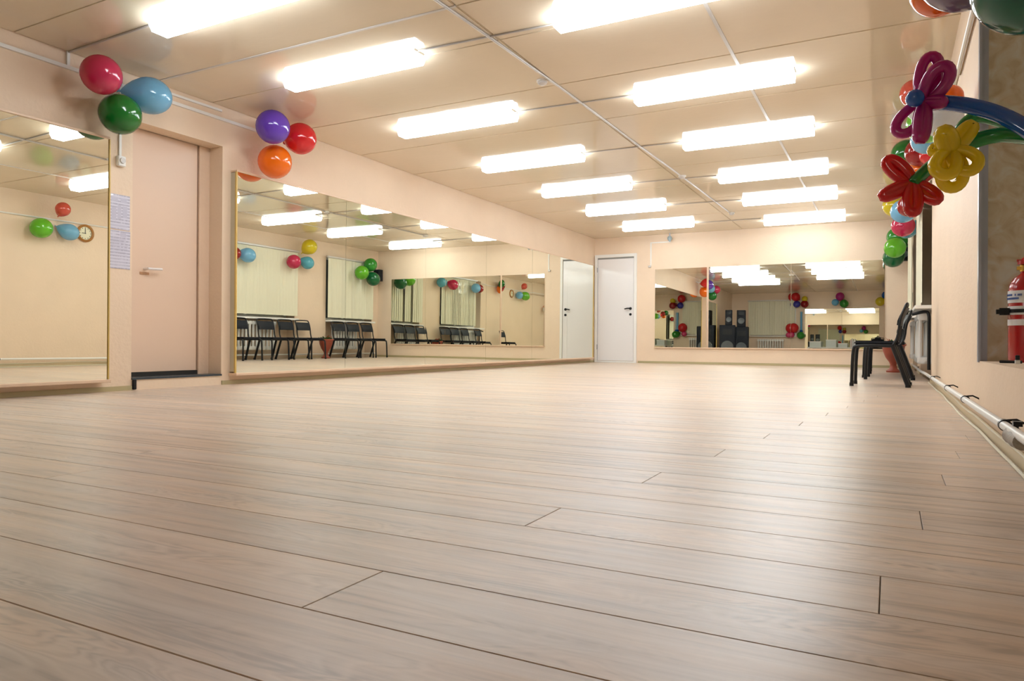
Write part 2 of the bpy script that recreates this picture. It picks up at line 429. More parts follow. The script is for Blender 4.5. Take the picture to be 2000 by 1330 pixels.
# ---- door_2 : white door in the far wall
d2 = sempty('door_2', (0, 0, 0)); DW = mat('white_door_gloss', (.80, .79, .80), .22, spec=.6, coat=.4)
bm = newbm()
bx(bm, .02, .072, D-.035, D+.0, 0, 2.055); bx(bm, .800, .852, D-.035, D, 0, 2.055); bx(bm, .072, .800, D-.035, D, 1.995, 2.055); bx(bm, .072, .800, D-.035, D, 0, .03)
obj('door_frame', bm, WHITE, d2, bevel=.003)
bm = newbm(); bx(bm, .080, .794, D-.022, D-.002, .036, 1.965); obj('door_leaf', bm, DW, d2, bevel=.002)
bm = newbm(); bx(bm, .075, .798, D-.010, D-.001, 1.955, 1.996); obj('door_gap', bm, mat('grey_gap', (.25, .25, .24), .6), d2)
bm = newbm(); tube(bm, [(.735, D-.02, 1.02), (.735, D-.065, 1.02)], .010); tube(bm, smoothpath([(.74, D-.065, 1.02), (.69, D-.067, 1.025), (.63, D-.06, 1.012)], 1), .011)
lathe(bm, [(.0, .0), (.026, 0), (.026, .008), (0, .008)], 16, Matrix.Translation((.735, D-.022, 1.02)) @ Matrix.Rotation(PI/2, 4, 'X'))
obj('door_handle', bm, BLACK, d2, smooth=True)
bm = newbm(); lathe(bm, [(.0, .0), (.024, 0), (.024, .01), (0, .01)], 16, Matrix.Translation((.735, D-.022, .91)) @ Matrix.Rotation(PI/2, 4, 'X'))
obj('lock_rosette', bm, BLACK, d2, smooth=True)
for z in (.25, 1.72):
    bm = newbm(); tube(bm, [(.076, D-.038, z), (.076, D-.038, z+.09)], .008); obj('hinge', bm, STEEL, d2, smooth=True)

# ---- windows (bays in the window wall and one in the back wall)
def slat_mesh():
    bm = newbm(); pts = [(-.0445, .004), (-.02, 0), (.02, 0), (.0445, .004)]
    for z0, z1 in ((0, 1),):
        for (a, b), (c, d) in zip(pts[:-1], pts[1:]):
            bm.faces.new([bm.verts.new(p) for p in ((a, b, z0), (c, d, z0), (c, d, z1), (a, b, z1))])
    bmesh.ops.remove_doubles(bm, verts=bm.verts, dist=1e-5)
    bmesh.ops.solidify(bm, geom=bm.faces[:], thickness=.0012)
    me = bpy.data.meshes.new('slat'); bm.to_mesh(me); bm.free(); me.materials.append(BLIND); return me
SLAT = slat_mesh()
def blinds(loc, rz, width, z0, z1, label, tilt=.35, gapat=None):
    """runs along local +x from 0..width; local -y faces the room"""
    t = thing('vertical_blind', label, 'blinds', (loc[0], loc[1], 0), rz, 'vertical fabric blinds over the windows')
    bm = newbm(); bx(bm, -.03, width+.03, -.025, .025, z1, z1+.035); obj('headrail', bm, GREYTRIM, t, bevel=.003)
    n = int(width/.078)
    for i in range(n):
        o = bpy.data.objects.new('slat', SLAT); C.objects.link(o); o.parent = t
        o.location = ((i+.5)*width/n, 0, z0); o.scale = (1, 1, z1-z0-.004)
        a = tilt+random.uniform(-.10, .10)
        if gapat and i in gapat: a += .45
        o.rotation_euler = (0, random.uniform(-.003, .003), a)
    bm = newbm(); tube(bm, [(width-.01, -.04, z1), (width-.012, -.045, z0+.35)], .004, 6); obj('wand', bm, WPLAST, t, smooth=True)
    bm = newbm(); tube(bm, [(width-.012, -.045, z0+.35), (width-.012, -.045, z0+.2)], .008, 6); obj('cord_weight', bm, WPLAST, t, smooth=True)
    return t
def window(n, x0, y0, y1, z0, z1):
    w_ = sempty('window_%d' % n)
    bm = newbm(); fw = .05; xa, xb = x0, x0+.05
    bx(bm, xa, xb, y0, y1, z0, z0+fw); bx(bm, xa, xb, y0, y1, z1-fw, z1)
    for yy in (y0, (y0+y1)/2-fw/2, y1-fw): bx(bm, xa, xb, yy, yy+fw, z0+fw, z1-fw)
    obj('window_frame', bm, WHITE, w_, bevel=.002)
    for a, b in ((y0+fw, (y0+y1)/2-fw/2), ((y0+y1)/2+fw/2, y1-fw)):
        bm = newbm(); bx(bm, x0+.02, x0+.03, a, b, z0+fw, z1-fw); obj('window_pane', bm, GLASSN, w_)
    return w_
w1 = window(1, wx(9)+.20, B1[0], B1[1], .78, WTOP)
w2 = window(2, wx(12)+.20, B2[0], B2[1], .78, WTOP)
struct(box('window_sill', (5.27, 5.62, B1[0]+.003, B1[1]-.003, .745, .780), WHITE, w1, bevel=.004))
struct(box('window_sill', (5.25, 5.58, B2[0]+.003, B2[1]-.003, .745, .780), WHITE, w2, bevel=.004))
blinds((5.345, B1[0]+.38), PI/2, B1[1]-B1[0]-.36, .83, 2.07, 'cream vertical slat blind over the wider window, nearer the camera, seen edge-on', .16)
blinds((5.305, B2[0]-.02), PI/2, B2[1]-B2[0]-.02, .83, 2.06, 'cream vertical slat blind over the narrow window beside the far corner', .13, (5, 9))
# back wall window seen in the far mirror
w3 = sempty('window_3')
bm = newbm(); bx(bm, .59, 2.12, BACK-.01, BACK+.02, .85, 2.12); obj('window_frame', bm, WHITE, w3)
bm = newbm(); bx(bm, .66, 2.05, BACK+.02, BACK+.024, .92, 2.05); obj('window_pane', bm, GLASSN, w3)
bm = newbm(); bx(bm, .56, 2.14, BACK, BACK+.16, .80, .83); obj('window_sill', bm, WHITE, w3)
blinds((.61, BACK+.10), 0, 1.48, .86, 2.08, 'pale vertical slat blind on the back wall, seen only in the far mirror', .2)

# ================================================================== OBJECTS
# ---- wall mirrors
def mirror_wall_x(name, label, y0, y1, z0, z1, seams, dep, tilts, thin=.012):
    t = thing(name, label, 'mirror', (0, (y0+y1)/2, z0))
    lo = Vector((0, -(y0+y1)/2, -z0))
    def P(nm, b6, mt, bev=.0):
        bm = newbm(); bx(bm, b6[0], b6[1], b6[2]+lo.y, b6[3]+lo.y, b6[4]+lo.z, b6[5]+lo.z); return obj(nm, bm, mt, t, bevel=bev)
    P('backing_box', (0.001, dep-.008, y0+.004, y1-.004, z0+.01, z1-.004), GREYBOX)
    P('top_frame', (0.001, dep+.010, y0, y1, z1, z1+.016), LEDGE, .002)
    P('bottom_ledge', (0.001, dep+.030, y0-.01, y1+.005, z0-.022, z0), LEDGE, .003)
    P('side_frame', (dep-.010, dep+.008, y0-.004, y0+.010, z0, z1), GOLD, .001)
    P('side_frame', (dep-.010, dep+.008, y1-.006, y1+.004, z0, z1), GOLD, .001)
    ed = [y0+.010]+seams+[y1-.006]
    for i, (a, b) in enumerate(zip(ed[:-1], ed[1:])):
        bm = newbm(); hy, hz = (b-a)/2-.0012, (z1-z0)/2
        bx(bm, -.005, 0, -hy, hy, -hz, hz)
        o = obj('mirror_panel', bm, MIRROR, t); o.location = (dep, (a+b)/2+lo.y, hz)
        o.rotation_euler = (0, tilts[i][0], tilts[i][1])
    return t
mirror_wall_x('wall_mirror', 'long five-panel wall mirror on the left wall between the painted door and the far corner', 4.345, 12.74, .098, 1.832,
              [5.755, 7.195, 8.665, 10.12, 11.5], .07,
              [(.0028, 0), (.0026, .0008), (.0030, -.0012), (.0024, .0018), (.0030, -.0006), (.002, 0)])
mirror_wall_x('wall_mirror', 'wall mirror at the left edge with gold side strip, left of the paper notices', 1.74, 3.215, .094, 1.822,
              [], .07, [(0.0, 0)])
# far wall mirror (on wall_far)
def mirror_wall_y(label, x0, x1, z0, z1, seams, gaps, yw, sgn, tilts):
    t = thing('wall_mirror', label, 'mirror', ((x0+x1)/2, yw, z0))
    ox, oz = -(x0+x1)/2, -z0; dep = .02
    def P(nm, b6, mt, bev=0):
        bm = newbm(); ya, yb = sorted((sgn*b6[2], sgn*b6[3])); bx(bm, b6[0]+ox, b6[1]+ox, ya, yb, b6[4]+oz, b6[5]+oz); return obj(nm, bm, mt, t, bevel=bev)
    P('bottom_ledge', (x0-.01, x1+.01, .001, dep+.02, z0-.02, z0), LEDGE, .003)
    P('backing_board', (x0+.002, x1-.002, .001, dep-.010, z0, z1-.002), LEDGE)
    ed = [x0]+seams+[x1]
    for i, (a, b) in enumerate(zip(ed[:-1], ed[1:])):
        if i < len(gaps): b2 = b-gaps[i]/2
        else: b2 = b
        a2 = a+(gaps[i-1]/2 if i > 0 else 0)
        hx, hz = (b2-a2)/2, (z1-z0)/2
        bm = newbm(); ya, yb = sorted((0, sgn*-.005)); bx(bm, -hx, hx, ya, yb, -hz, hz)
        o = obj('mirror_panel', bm, MIRROR, t); o.location = ((a2+b2)/2+ox, sgn*dep, hz)
        o.rotation_euler = (tilts[i][0], 0, tilts[i][1])
    return t
mirror_wall_y('wide three-panel mirror on the far wall, right of the white door', 1.205, 4.965, .300, 1.735, [2.165, 3.56], [.036, .004], D, -1,
              [(-.0055, .0), (-.0063, .0046), (-.0061, .0012)])
mirror_wall_y('mirror on the back wall, seen only as a reflection inside the far mirror', 2.42, 4.75, .30, 1.77, [3.6], [.004], BACK, 1, [(0, 0), (0, 0)])

# ---- ceiling lights
LAMPM = None
def lamp_mat():
    m_, t, b = nt('lit_diffuser'); sset(b, 'Base Color', (.9, .9, .9, 1)); sset(b, 'Roughness', .3)
    sset(b, 'Emission Color', (.92, 1.0, 1.06, 1)); sset(b, 'Emission Strength', LAMP_E); return m_
LAMPM = lamp_mat()
def make_lamp(label):
    t = thing('ceiling_light', label, 'ceiling light', (0, 0, H), 0, 'fluorescent ceiling lights')
    bm = newbm(); bx(bm, -.6, .6, -.06, .06, -.014, -.0005); obj('housing', bm, WHITE, t)
    bm = newbm(); prof = [(-.078, -.014), (-.078, -.040), (-.055, -.078), (.055, -.078), (.078, -.040), (.078, -.014)]
    a = [bm.verts.new((-.595, y, z)) for y, z in prof]; b = [bm.verts.new((.595, y, z)) for y, z in prof]
    bm.faces.new(a); bm.faces.new(b[::-1])
    for i in range(6): bm.faces.new((a[i], a[(i+1) % 6], b[(i+1) % 6], b[i]))
    obj('diffuser', bm, LAMPM, t)
    return t
LX, RX = 1.58, 3.83
SY = .075
left_l = [2.87, 3.98, 5.40, 6.95, 8.52, 10.07, 11.74]
right_l = [3.94, 5.49, 7.01, 8.67, 10.25, 12.14]
order = ['farthest', 'second from the far wall', 'third from the far wall', 'fourth from the far wall', 'fifth from the far wall', 'sixth from the far wall', 'seventh from the far wall', 'nearest the camera']
lamp0 = None
for side, X, lst in (('left', LX, left_l), ('right', RX, right_l)):
    n = len(lst)
    for i, y in enumerate(lst):
        k = n-1-i
        place = order[k] if k < len(order) else order[-1]
        if side == 'right' and k == n-1: place = 'nearest, cut by the top edge'
        lab = 'lit fluorescent ceiling light in the %s row, %s' % (side, place)
        if side == 'left' and i == 0: lab = 'lit fluorescent ceiling light at the top left photo edge, above the pink balloon'
        if lamp0 is None: lamp0 = make_lamp(lab); lamp0.location = (X, y+SY, H); o = lamp0
        else: o = dup(lamp0, (X, y+SY, H), 0, lab)

# ---- ceiling cables and detectors
def cable(name, pts, r, mt, label, cat='cable', seg_=8, group=None):
    bm = newbm(); tube(bm, pts, r, seg_); return tag(obj(name, bm, mt, smooth=True), label, cat, group)
GCAB = mat('ceiling_conduit', (.52, .49, .47), .4)
cable('conduit', smoothpath([(2.70, 3.3, H-.008), (2.735, 4.07, H-.008), (2.78, 5.48, H-.008), (2.80, 7.0, H-.008), (2.84, 8.3, H-.008), (2.88, 11.2, H-.008)], 1), .009, GCAB,
      'long thin grey conduit running down the middle of the ceiling', 'conduit')
crs = [(2.19, 3.22, 4.03, 'left of the top edge lamp'), (2.19, 3.22, 5.49, ''), (2.19, 3.22, 7.0, ''), (2.19, 3.22, 8.6, ''), (2.19, 3.22, 10.2, ''), (2.19, 3.22, 11.9, '')]
ordc = ['nearest the camera', 'second nearest', 'third nearest', 'fourth nearest', 'fifth nearest', 'farthest']
for i, (a, b, y, _) in enumerate(crs):
    cable('cable', [(a, y, H-.006), (b, y+.05, H-.006)], .006, GCAB, 'thin cable linking a left-row lamp to a right-row lamp, '+ordc[i]+' across the ceiling', 'cable', 6)
cable('cable', [(.02, 2.95, H-.007), (.98, 2.93, H-.007)], .007, GCAB, 'thin cable from the left wall to the lamp above the pink balloon', 'cable', 6)
for i, (u, v, lab) in enumerate([(2.70, 4.93, 'white round ceiling detector nearest the camera on the middle conduit'), (2.85, 8.50, 'white round ceiling detector midway along the middle conduit'), (2.90, 11.25, 'white round ceiling detector at the far end of the middle conduit')]):
    t = thing('ceiling_detector', lab, 'detector', (u, v, H))
    bm = newbm(); lathe(bm, [(0, -.0005), (.045, -.0005), (.045, -.012), (0, -.012)], 20); obj('base', bm, WPLAST, t, smooth=True)
    bm = newbm(); lathe(bm, [(.036, -.012), (.034, -.026), (.018, -.036), (0, -.037)], 20); obj('sensor_head', bm, GREYTRIM, t, smooth=True)

# ---- trunking on the left wall
def trunk(name, pts, wdt, hgt, mt, label):
    bm = newbm()
    for p, q in zip(pts[:-1], pts[1:]):
        p, q = Vector(p), Vector(q); d = (q-p).normalized(); n = Vector((1, 0, 0)); s = d.cross(n).normalized()*hgt/2
        vs = [bm.verts.new(c+n*a+s*b) for c in (p, q) for a in (0.0, wdt) for b in (-1, 1)]
        for f in ((0, 1, 3, 2), (4, 6, 7, 5), (0, 4, 5, 1), (2, 3, 7, 6), (0, 2, 6, 4), (1, 5, 7, 3)): bm.faces.new([vs[i] for i in f])
    return tag(obj(name, bm, mt), label, 'trunking')
trunk('cable_trunking', [(.001, 1.0, 2.262), (.001, 4.80, 2.262)], .018, .024, WPLAST, 'long white cable trunking on the left wall behind the balloon clusters')
trunk('cable_trunking', [(.001, 3.52, 2.325), (.001, 4.24, 2.332)], .016, .018, WPLAST, 'short white cable trunking above the painted door, ending in mid wall')
trunk('cable_trunking', [(.001, 2.95, 2.275), (.001, 2.95, 2.372)], .016, .02, WPLAST, 'short vertical white trunking joining ceiling cable and wall trunking')
t = thing('wall_socket', 'small white socket box hanging on a vertical cable below the green balloon', 'socket', (0, 3.335, 1.70))
bm = newbm(); bx(bm, .001, .035, -.030, .030, -.04, .035); obj('socket_box', bm, WPLAST, t, bevel=.005)
bm = newbm(); lathe(bm, [(0, 0), (.022, 0), (.02, .012), (0, .012)], 16, Matrix.Translation((.035, 0, 0)) @ Matrix.Rotation(PI/2, 4, 'Y')); obj('socket_face', bm, GREYTRIM, t, smooth=True)
bm = newbm(); bx(bm, .001, .012, -.009, .009, .035, .55); obj('cable_cover', bm, WPLAST, t)
# paper notices
for (z0, z1, y0, y1, lab) in ((1.195, 1.452, 3.245, 3.418, 'upper paper notice in a clear sleeve beside the painted door'), (.905, 1.188, 3.250, 3.422, 'lower paper notice with rows of print beside the painted door')):
    t = thing('paper_notice', lab, 'notice', (.002, (y0+y1)/2, z0))
    bm = newbm(); hy = (y1-y0)/2; bx(bm, 0, .0015, -hy, hy, 0, z1-z0); obj('sheet', bm, PAPER, t)
    bm = newbm(); hz = z1-z0
    if z0 > 1.1:
        for (a, b, c, d) in ((-.7, -.1, .80, .92), (.15, .7, .78, .9), (-.65, -.25, .25, .62), (-.1, .2, .3, .7), (.35, .75, .35, .68), (-.75, .75, .08, .13)):
            bx(bm, .0016, .002, a*hy, b*hy, c*hz, d*hz)
    else:
        for k in range(9):
            ln = random.uniform(.45, .8); bx(bm, .0016, .002, -.75*hy, ln*hy, hz*(.08+.085*k), hz*(.105+.085*k))
        bx(bm, .0016, .002, .1*hy, .6*hy, hz*.84, hz*.95)
    obj('print', bm, mat('glare_pale_ink', (.50, .50, .62), .5), t)  # print colour lightened to imitate glare across the sheets

# ---- trunking and sensor on the far wall
bm = newbm(); bx(bm, 1.115, 1.49, D-.012, D, 2.222, 2.240); bx(bm, 1.107, 1.127, D-.012, D, 1.81, 2.240)
o = tag(obj('cable_trunking', bm, WPLAST), 'bright white angled cable trunking on the far wall right of the white door', 'trunking')
tag(box('junction_box', (1.075, 1.125, D-.03, D, 1.775, 1.812), GREYTRIM, bevel=.004), 'tiny grey box at the lower end of the far wall trunking', 'box')
t = thing('motion_sensor', 'small grey sensor hanging at the top of the far wall', 'sensor', (1.495, D-.10, 2.373))
bm = newbm(); tube(bm, [(0, 0, -.001), (0, 0, -.05)], .012); obj('stem', bm, STEEL, t, smooth=True)
bm = newbm(); lathe(bm, [(0, -.045), (.030, -.055), (.045, -.09), (.035, -.12), (.01, -.15), (0, -.16)], 16); obj('sensor_head', bm, mat('blue_grey', (.35, .45, .50), .35), t, smooth=True)

# ---- conduits on the right wall
cable('conduit', [(wx(y)-.012, y, 2.045) for y in (2.0, 4.0, 6.5, 8.35)], .011, WPLAST, 'white conduit along the top of the window wall above the balloons', 'conduit')
cable('conduit', [(wx(y)-.008, y, 1.985) for y in (2.9, 4.0, 5.0)], .006, mat('brown_cable', (.25, .15, .06), .5), 'thin brown cable just below the white conduit near the balloon flowers', 'cable')
# heating pipe
t = thing('heating_pipe', 'white heating pipe along the foot of the window wall', 'pipe', (5.365, 5.5, .11))
pz = lambda y: .135 - .008*(y-2.6)
bm = newbm(); tube(bm, [(5.362-5.365, y-5.5, pz(y)-.11) for y in (1.2, 2.6, 4.0, 6.0, 8.3)]+[(5.352-5.365, 9.0-5.5, pz(9)-.11), (5.345-5.365, 12.9-5.5, pz(10)-.11)], .0135, 14); obj('pipe_run', bm, WPLAST, t, smooth=True)
for y in (2.66, 3.98, 5.15, 6.9, 10.8):
    bm = newbm(); tube(bm, [(0, y-5.5-.012, pz(y)-.11), (0, y-5.5+.012, pz(y)-.11)], .0185, 14)
    tube(bm, [(0, y-5.5, pz(y)-.11+.014), (.030, y-5.5, pz(y)-.11+.018), (.057, y-5.5, pz(y)-.11+.004)], .004, 6); obj('clamp', bm, BLACK, t, smooth=True)
bm = newbm(); lathe(bm, [(0, -.17), (.022, -.17), (.026, -.10), (.022, -.03), (.026, 0), (0, 0)], 14, Matrix.Translation((.0, 2.50-5.5, pz(2.5)-.125)) @ Matrix.Rotation(-PI/2, 4, 'X'))
obj('pipe_coupling', bm, BROWNST, t, smooth=True)
bm = newbm(); bx(bm, .0, .022, 2.485-5.5, 2.515-5.5, .038, .052); tube(bm, [(.008, 2.5-5.5, .02), (.008, 2.5-5.5, .045)], .007); obj('valve', bm, BLACK, t, bevel=.0)
def wob(y, a): return a*math.sin(y*2.3)+.6*a*math.sin(y*5.1+1)
CABM = mat('cream_cable', (.70, .66, .52), .4)
cable('floor_cable', [(5.392+wob(y, .005), y, .006) for y in [1.0+.25*i for i in range(30)]], .0055, CABM, 'cream cable lying on the floor edge under the heating pipe, nearer the planks', 'cable')
cable('floor_cable', [(5.401+wob(y+1, .002), y, .052+wob(y, .004)) for y in [1.0+.25*i for i in range(30)]], .0055, CABM, 'cream cable running on top of the right baseboard under the pipe', 'cable')

# ---- radiators
def section_mesh():
    bm = newbm()
    for s in (-1, 1):
        tube(bm, [(0, s*.045, .06), (0, s*.045, .50)], .020, 8)
    for z in (.045, .505):
        bx(bm, -.040, .040, -.070, .070, z-.035, z+.035)
    bmesh.ops.bevel(bm, geom=[e for e in bm.edges if e.calc_length() > .06 and abs(e.verts[0].co.y) > .06], offset=.01, segments=2, affect='EDGES')
    me = bpy.data.meshes.new('section'); bmesh.ops.recalc_face_normals(bm, faces=bm.faces); bm.to_mesh(me); bm.free(); me.materials.append(RADI)
    for p in me.polygons: p.use_smooth = False
    return me
SECM = section_mesh()
def radiator(loc, rz, n, label):
    t = thing('radiator', label, 'radiator', loc, rz)
    for i in range(n):
        o = bpy.data.objects.new('radiator_section', SECM); C.objects.link(o); o.parent = t; o.location = ((i-(n-1)/2)*.083, 0, 0)
    bm = newbm(); tube(bm, [(-n*.083/2-.04, 0, .045), (n*.083/2+.04, 0, .045)], .013); tube(bm, [(-n*.083/2-.0, 0, .505), (n*.083/2, 0, .505)], .013); obj('feed_pipe', bm, WPLAST, t, smooth=True)
    return t
radiator((5.375, 9.30, .165), PI/2, 14, 'white cast iron radiator under the wider window behind the nearest chair')
radiator((5.375, 11.86, .165), PI/2, 9, 'white cast iron radiator under the narrow window near the far corner')
radiator((1.38, BACK+.12, .165), 0, 11, 'white radiator on the back wall, seen only in the far mirror')
bm = newbm(); tube(bm, smoothpath([(5.25, 8.52, .69), (5.37, 8.50, .722), (5.400, 8.47, .70), (5.402, 8.47, .60), (5.402, 8.47, .12)], 2), .016, 10)  # dark band round the radiator end, drawn as a black tube
tag(obj('bent_tube', bm, BLACK, smooth=True), 'black bent tube running round the near end of the radiator', 'pipe')

# ---- chairs
def make_chair(label):
    """faces local -x, origin on the floor under the seat centre; local y is the width"""
    t = thing('stacking_chair', label, 'chair', (0, 0, 0), 0, 'black chairs along the window wall')
    hw, zs = .185, .41
    bm = newbm(); bx(bm, -.19, .18, -hw+.004, hw-.004, zs-.036, zs)
    bmesh.ops.bevel(bm, geom=bm.edges[:], offset=.014, segments=3, affect='EDGES'); obj('seat', bm, BLKPAD, t, smooth=True)
    for s in (-1, 1):
        # front leg with the seat rail
        bm = newbm(); tube(bm, smoothpath([(.12, s*(hw+.006), zs-.045), (-.17, s*(hw+.006), zs-.040), (-.195, s*(hw+.006), zs-.07), (-.205, s*(hw+.012), .012)], 2), .0150, 8)
        o = obj('leg', bm, BLACK, t, smooth=True)
        bm = newbm(); lathe(bm, [(0, 0), (.018, 0), (.018, .03), (0, .03)], 10, Matrix.Translation((-.205, s*(hw+.012), 0))); obj('foot', bm, BLACK, o, smooth=True)
        bm = newbm(); tube(bm, smoothpath([(.245, s*(hw+.012), .012), (.13, s*(hw+.006), zs-.06), (.12, s*(hw+.006), zs-.045)], 1), .0200, 8)
        o = obj('leg', bm, BLACK, t, smooth=True)
        bm = newbm(); lathe(bm, [(0, 0), (.023, 0), (.023, .03), (0, .03)], 10, Matrix.Translation((.245, s*(hw+.012), 0))); obj('foot', bm, BLACK, o, smooth=True)
    bm = newbm(); P = [(.12, -hw, zs-.045), (.165, -hw, zs+.03), (.182, -hw, zs+.20), (.225, -hw, zs+.315), (.235, -hw+.03, zs+.335),
                       (.235, hw-.03, zs+.335), (.225, hw, zs+.315), (.182, hw, zs+.20), (.165, hw, zs+.03), (.12, hw, zs-.045)]
    tube(bm, smoothpath(P, 2), .0115, 8); obj('back_frame', bm, BLACK, t, smooth=True)
    bm = newbm(); N = 8
    prof = [(.160, .14), (.165, .18), (.180, .22), (.200, .26), (.215, .295)]
    for k in range(len(prof)-1):
        pass
    a = []
    for i in range(N+1):
        yy = -hw+.008+(2*hw-.016)*i/N; bow = .018*(1-(2*i/N-1)**2)
        a.append([(bm.verts.new((x+bow-.006, yy, zs+z)), bm.verts.new((x+bow+.016, yy, zs+z))) for x, z in prof])
    for i in range(N):
        for k in range(len(prof)-1):
            for q in (0, 1):
                bm.faces.new((a[i][k][q], a[i+1][k][q], a[i+1][k+1][q], a[i][k+1][q]))
        for k in (0, len(prof)-1): bm.faces.new((a[i][k][0], a[i+1][k][0], a[i+1][k][1], a[i][k][1]))
    for i in (0, N):
        for k in range(len(prof)-1): bm.faces.new((a[i][k][0], a[i][k+1][0], a[i][k+1][1], a[i][k][1]))
    obj('backrest', bm, BLKPAD, t, smooth=True)
    bm = newbm(); tube(bm, [(-.16, -hw, zs-.045), (-.16, hw, zs-.045)], .009, 8); tube(bm, [(.12, -hw, zs-.05), (.12, hw, zs-.05)], .009, 8); obj('cross_bar', bm, BLACK, t, smooth=True)
    return t
ch = make_chair('black padded metal chair nearest the camera, standing by the window wall')
ch.location = (4.955, 7.40, 0); ch.rotation_euler = (0, 0, -.04)
for y, dx, rz, lab in ((8.87, .05, .08, 'black chair directly behind the nearest one, in front of the radiator'),
                       (9.52, .07, .04, 'third black chair from the camera, reflected second from left in the long mirror'),
                       (10.03, .07, -.03, 'black chair left of a close pair reflected in the long mirror, third from left'),
                       (10.47, .06, -.03, 'black chair just before the flower pot, on its near side'),
                       (11.46, .05, .05, 'black chair just past the flower pot, partly before the radiator'),
                       (11.92, .04, .02, 'black chair second from the far corner'),
                       (12.38, .03, -.03, 'black chair in the far corner, farthest of the row')):
    dup(ch, (4.955+dx, y, 0), rz, lab)

# ---- flower pot
t = thing('potted_plant', 'terracotta goblet pot with a low reddish green plant between the black chairs', 'plant', (5.09, 10.98, 0))
bm = newbm(); lathe(bm, [(0, 0), (.085, 0), (.09, .02), (.05, .05), (.038, .10), (.05, .135), (.095, .20), (.125, .28), (.14, .355), (.155, .36), (.155, .385), (.135, .385), (.12, .355), (0, .345)], 28)
obj('pot', bm, TERRA, t, smooth=True)
for nm, mt, n, hh in (('foliage', LEAF, 26, .11), ('red_foliage', LEAFR, 16, .15)):
    bm = newbm()
    for i in range(n):
        a = random.uniform(0, 2*PI); r = random.uniform(.01, .10); L_ = random.uniform(.05, .10); b0 = Vector((r*math.cos(a), r*math.sin(a), .345))
        tip = b0+Vector((math.cos(a)*L_*.8, math.sin(a)*L_*.8, random.uniform(.05, hh))); s = Vector((-math.sin(a), math.cos(a), 0))*.022; mid = (b0+tip)/2+Vector((0, 0, .02))
        v = [bm.verts.new(p) for p in (b0, mid-s, tip, mid+s)]; bm.faces.new(v)
    obj(nm, bm, mt, t)

# ---- balloons
BPROF = []
for i in range(15):
    a = PI*i/16
    BPROF.append((math.sin(a), 1.02*math.cos(a)))
BPROF = [(r, z) for r, z in BPROF if z > -.55] + [(.66, -.80), (.42, -1.05), (.20, -1.22), (.07, -1.30), (.055, -1.33)]
BM = {}
def balloon_mesh(c):
    if c in BM: return BM[c]
    bm = newbm(); lathe(bm, BPROF, 28); me = bpy.data.meshes.new('balloon'); bmesh.ops.recalc_face_normals(bm, faces=bm.faces); bm.to_mesh(me); bm.free()
    me.materials.append(bmat(c))
    for p in me.polygons: p.use_smooth = True
    bm = newbm(); lathe(bm, [(0, -1.30), (.06, -1.32), (.075, -1.36), (.05, -1.39), (.11, -1.46), (0, -1.44)], 12); k = bpy.data.meshes.new('knot'); bm.to_mesh(k); bm.free(); k.materials.append(bmat(c))
    for p in k.polygons: p.use_smooth = True
    BM[c] = (me, k); return BM[c]
def balloon(pos, r, c, hub, label, group, squash=1.0):
    """round end away from the hub where the knots meet"""
    pos = Vector(pos); hub = Vector(hub); me, kn = balloon_mesh(c)
    o = bpy.data.objects.new('balloon', me); C.objects.link(o)
    d = (pos-hub).normalized(); o.rotation_mode = 'QUATERNION'; o.rotation_quaternion = d.to_track_quat('Z', 'Y')
    o.location = pos; o.scale = (r, r, r*squash)
    k = bpy.data.objects.new('knot', kn); C.objects.link(k); k.parent = o
    return tag(o, label, 'balloon', group)
g1 = 'balloon cluster above the painted door'
hub = atx(237, 178, .10)
balloon(atx(198, 146, .30), .130, 'pink', hub, 'dark pink balloon of the cluster left of the painted door', g1, 1.0)
balloon(atx(293, 187, .22), .132, 'blue', hub, 'pale blue balloon above the painted door, beside the dark green one', g1, 1.12)
balloon(atx(235, 223, .22), .140, 'green', hub+Vector((-.05, .08, .03)), 'dark green balloon hanging above the small wall socket', g1)
g2 = 'balloon cluster over the near end of the long mirror'
hub = atx(556, 282, .10)
balloon(atx(533, 248, .38), .142, 'purple', hub+Vector((-.05, .05, 0)), 'violet balloon over the near end of the long mirror', g2)
balloon(atx(587, 271, .32), .140, 'red', hub+Vector((-.08, -.02, 0)), 'red balloon right of the violet one, near the ceiling', g2)
balloon(atx(537, 316, .22), .146, 'orange', hub+Vector((-.05, .1, .06)), 'orange balloon overlapping the top edge of the long mirror', g2)
g3 = 'balloon cluster on the window wall near the clock'
hub = Vector((5.39, 5.83, 1.97))
balloon((5.275, 5.62, 1.885), .135, 'lime', hub, 'lime green balloon next to the wall clock, seen in the left mirror', g3, 1.1)
balloon((5.29, 6.00, 1.885), .115, 'blue', hub, 'light blue balloon between lime balloon and clock, seen in the left mirror', g3, 1.1)
balloon(at(1786, 182, 5.86), .095, 'coral', hub, 'coral balloon half hidden behind the magenta balloon flower', g3)
g4 = 'balloon cluster behind the balloon flowers'
hub = at(1850, 205, 4.35)
balloon(at(1856, 190, 4.2), .060, 'orange', hub+Vector((.05, .06, -.02)), 'small orange balloon right of the magenta balloon flower', g4)
balloon(at(1842, 232, 4.2), .092, 'white', hub+Vector((.05, .06, .04)), 'translucent white balloon between magenta and yellow flowers', g4)
balloon(at(1800, 208, 4.3), .075, 'white', hub+Vector((.05, .1, .0)), 'small white balloon seen between the magenta petals', g4)
g5 = 'balloon cluster on the pier before the windows'
hub = at(1790, 312, 7.4)
balloon(at(1770, 300, 7.45), .125, 'green', hub, 'dark green balloon left of the dark red one above the red flower', g5)
balloon(at(1797, 297, 7.25), .125, 'darkred', hub+Vector((.1, .1, 0)), 'dark red glossy balloon above the red balloon flower', g5)
balloon(at(1796, 332, 7.4), .10, 'orange', hub+Vector((.1, .1, .05)), 'amber balloon mostly hidden behind the green stem', g5)
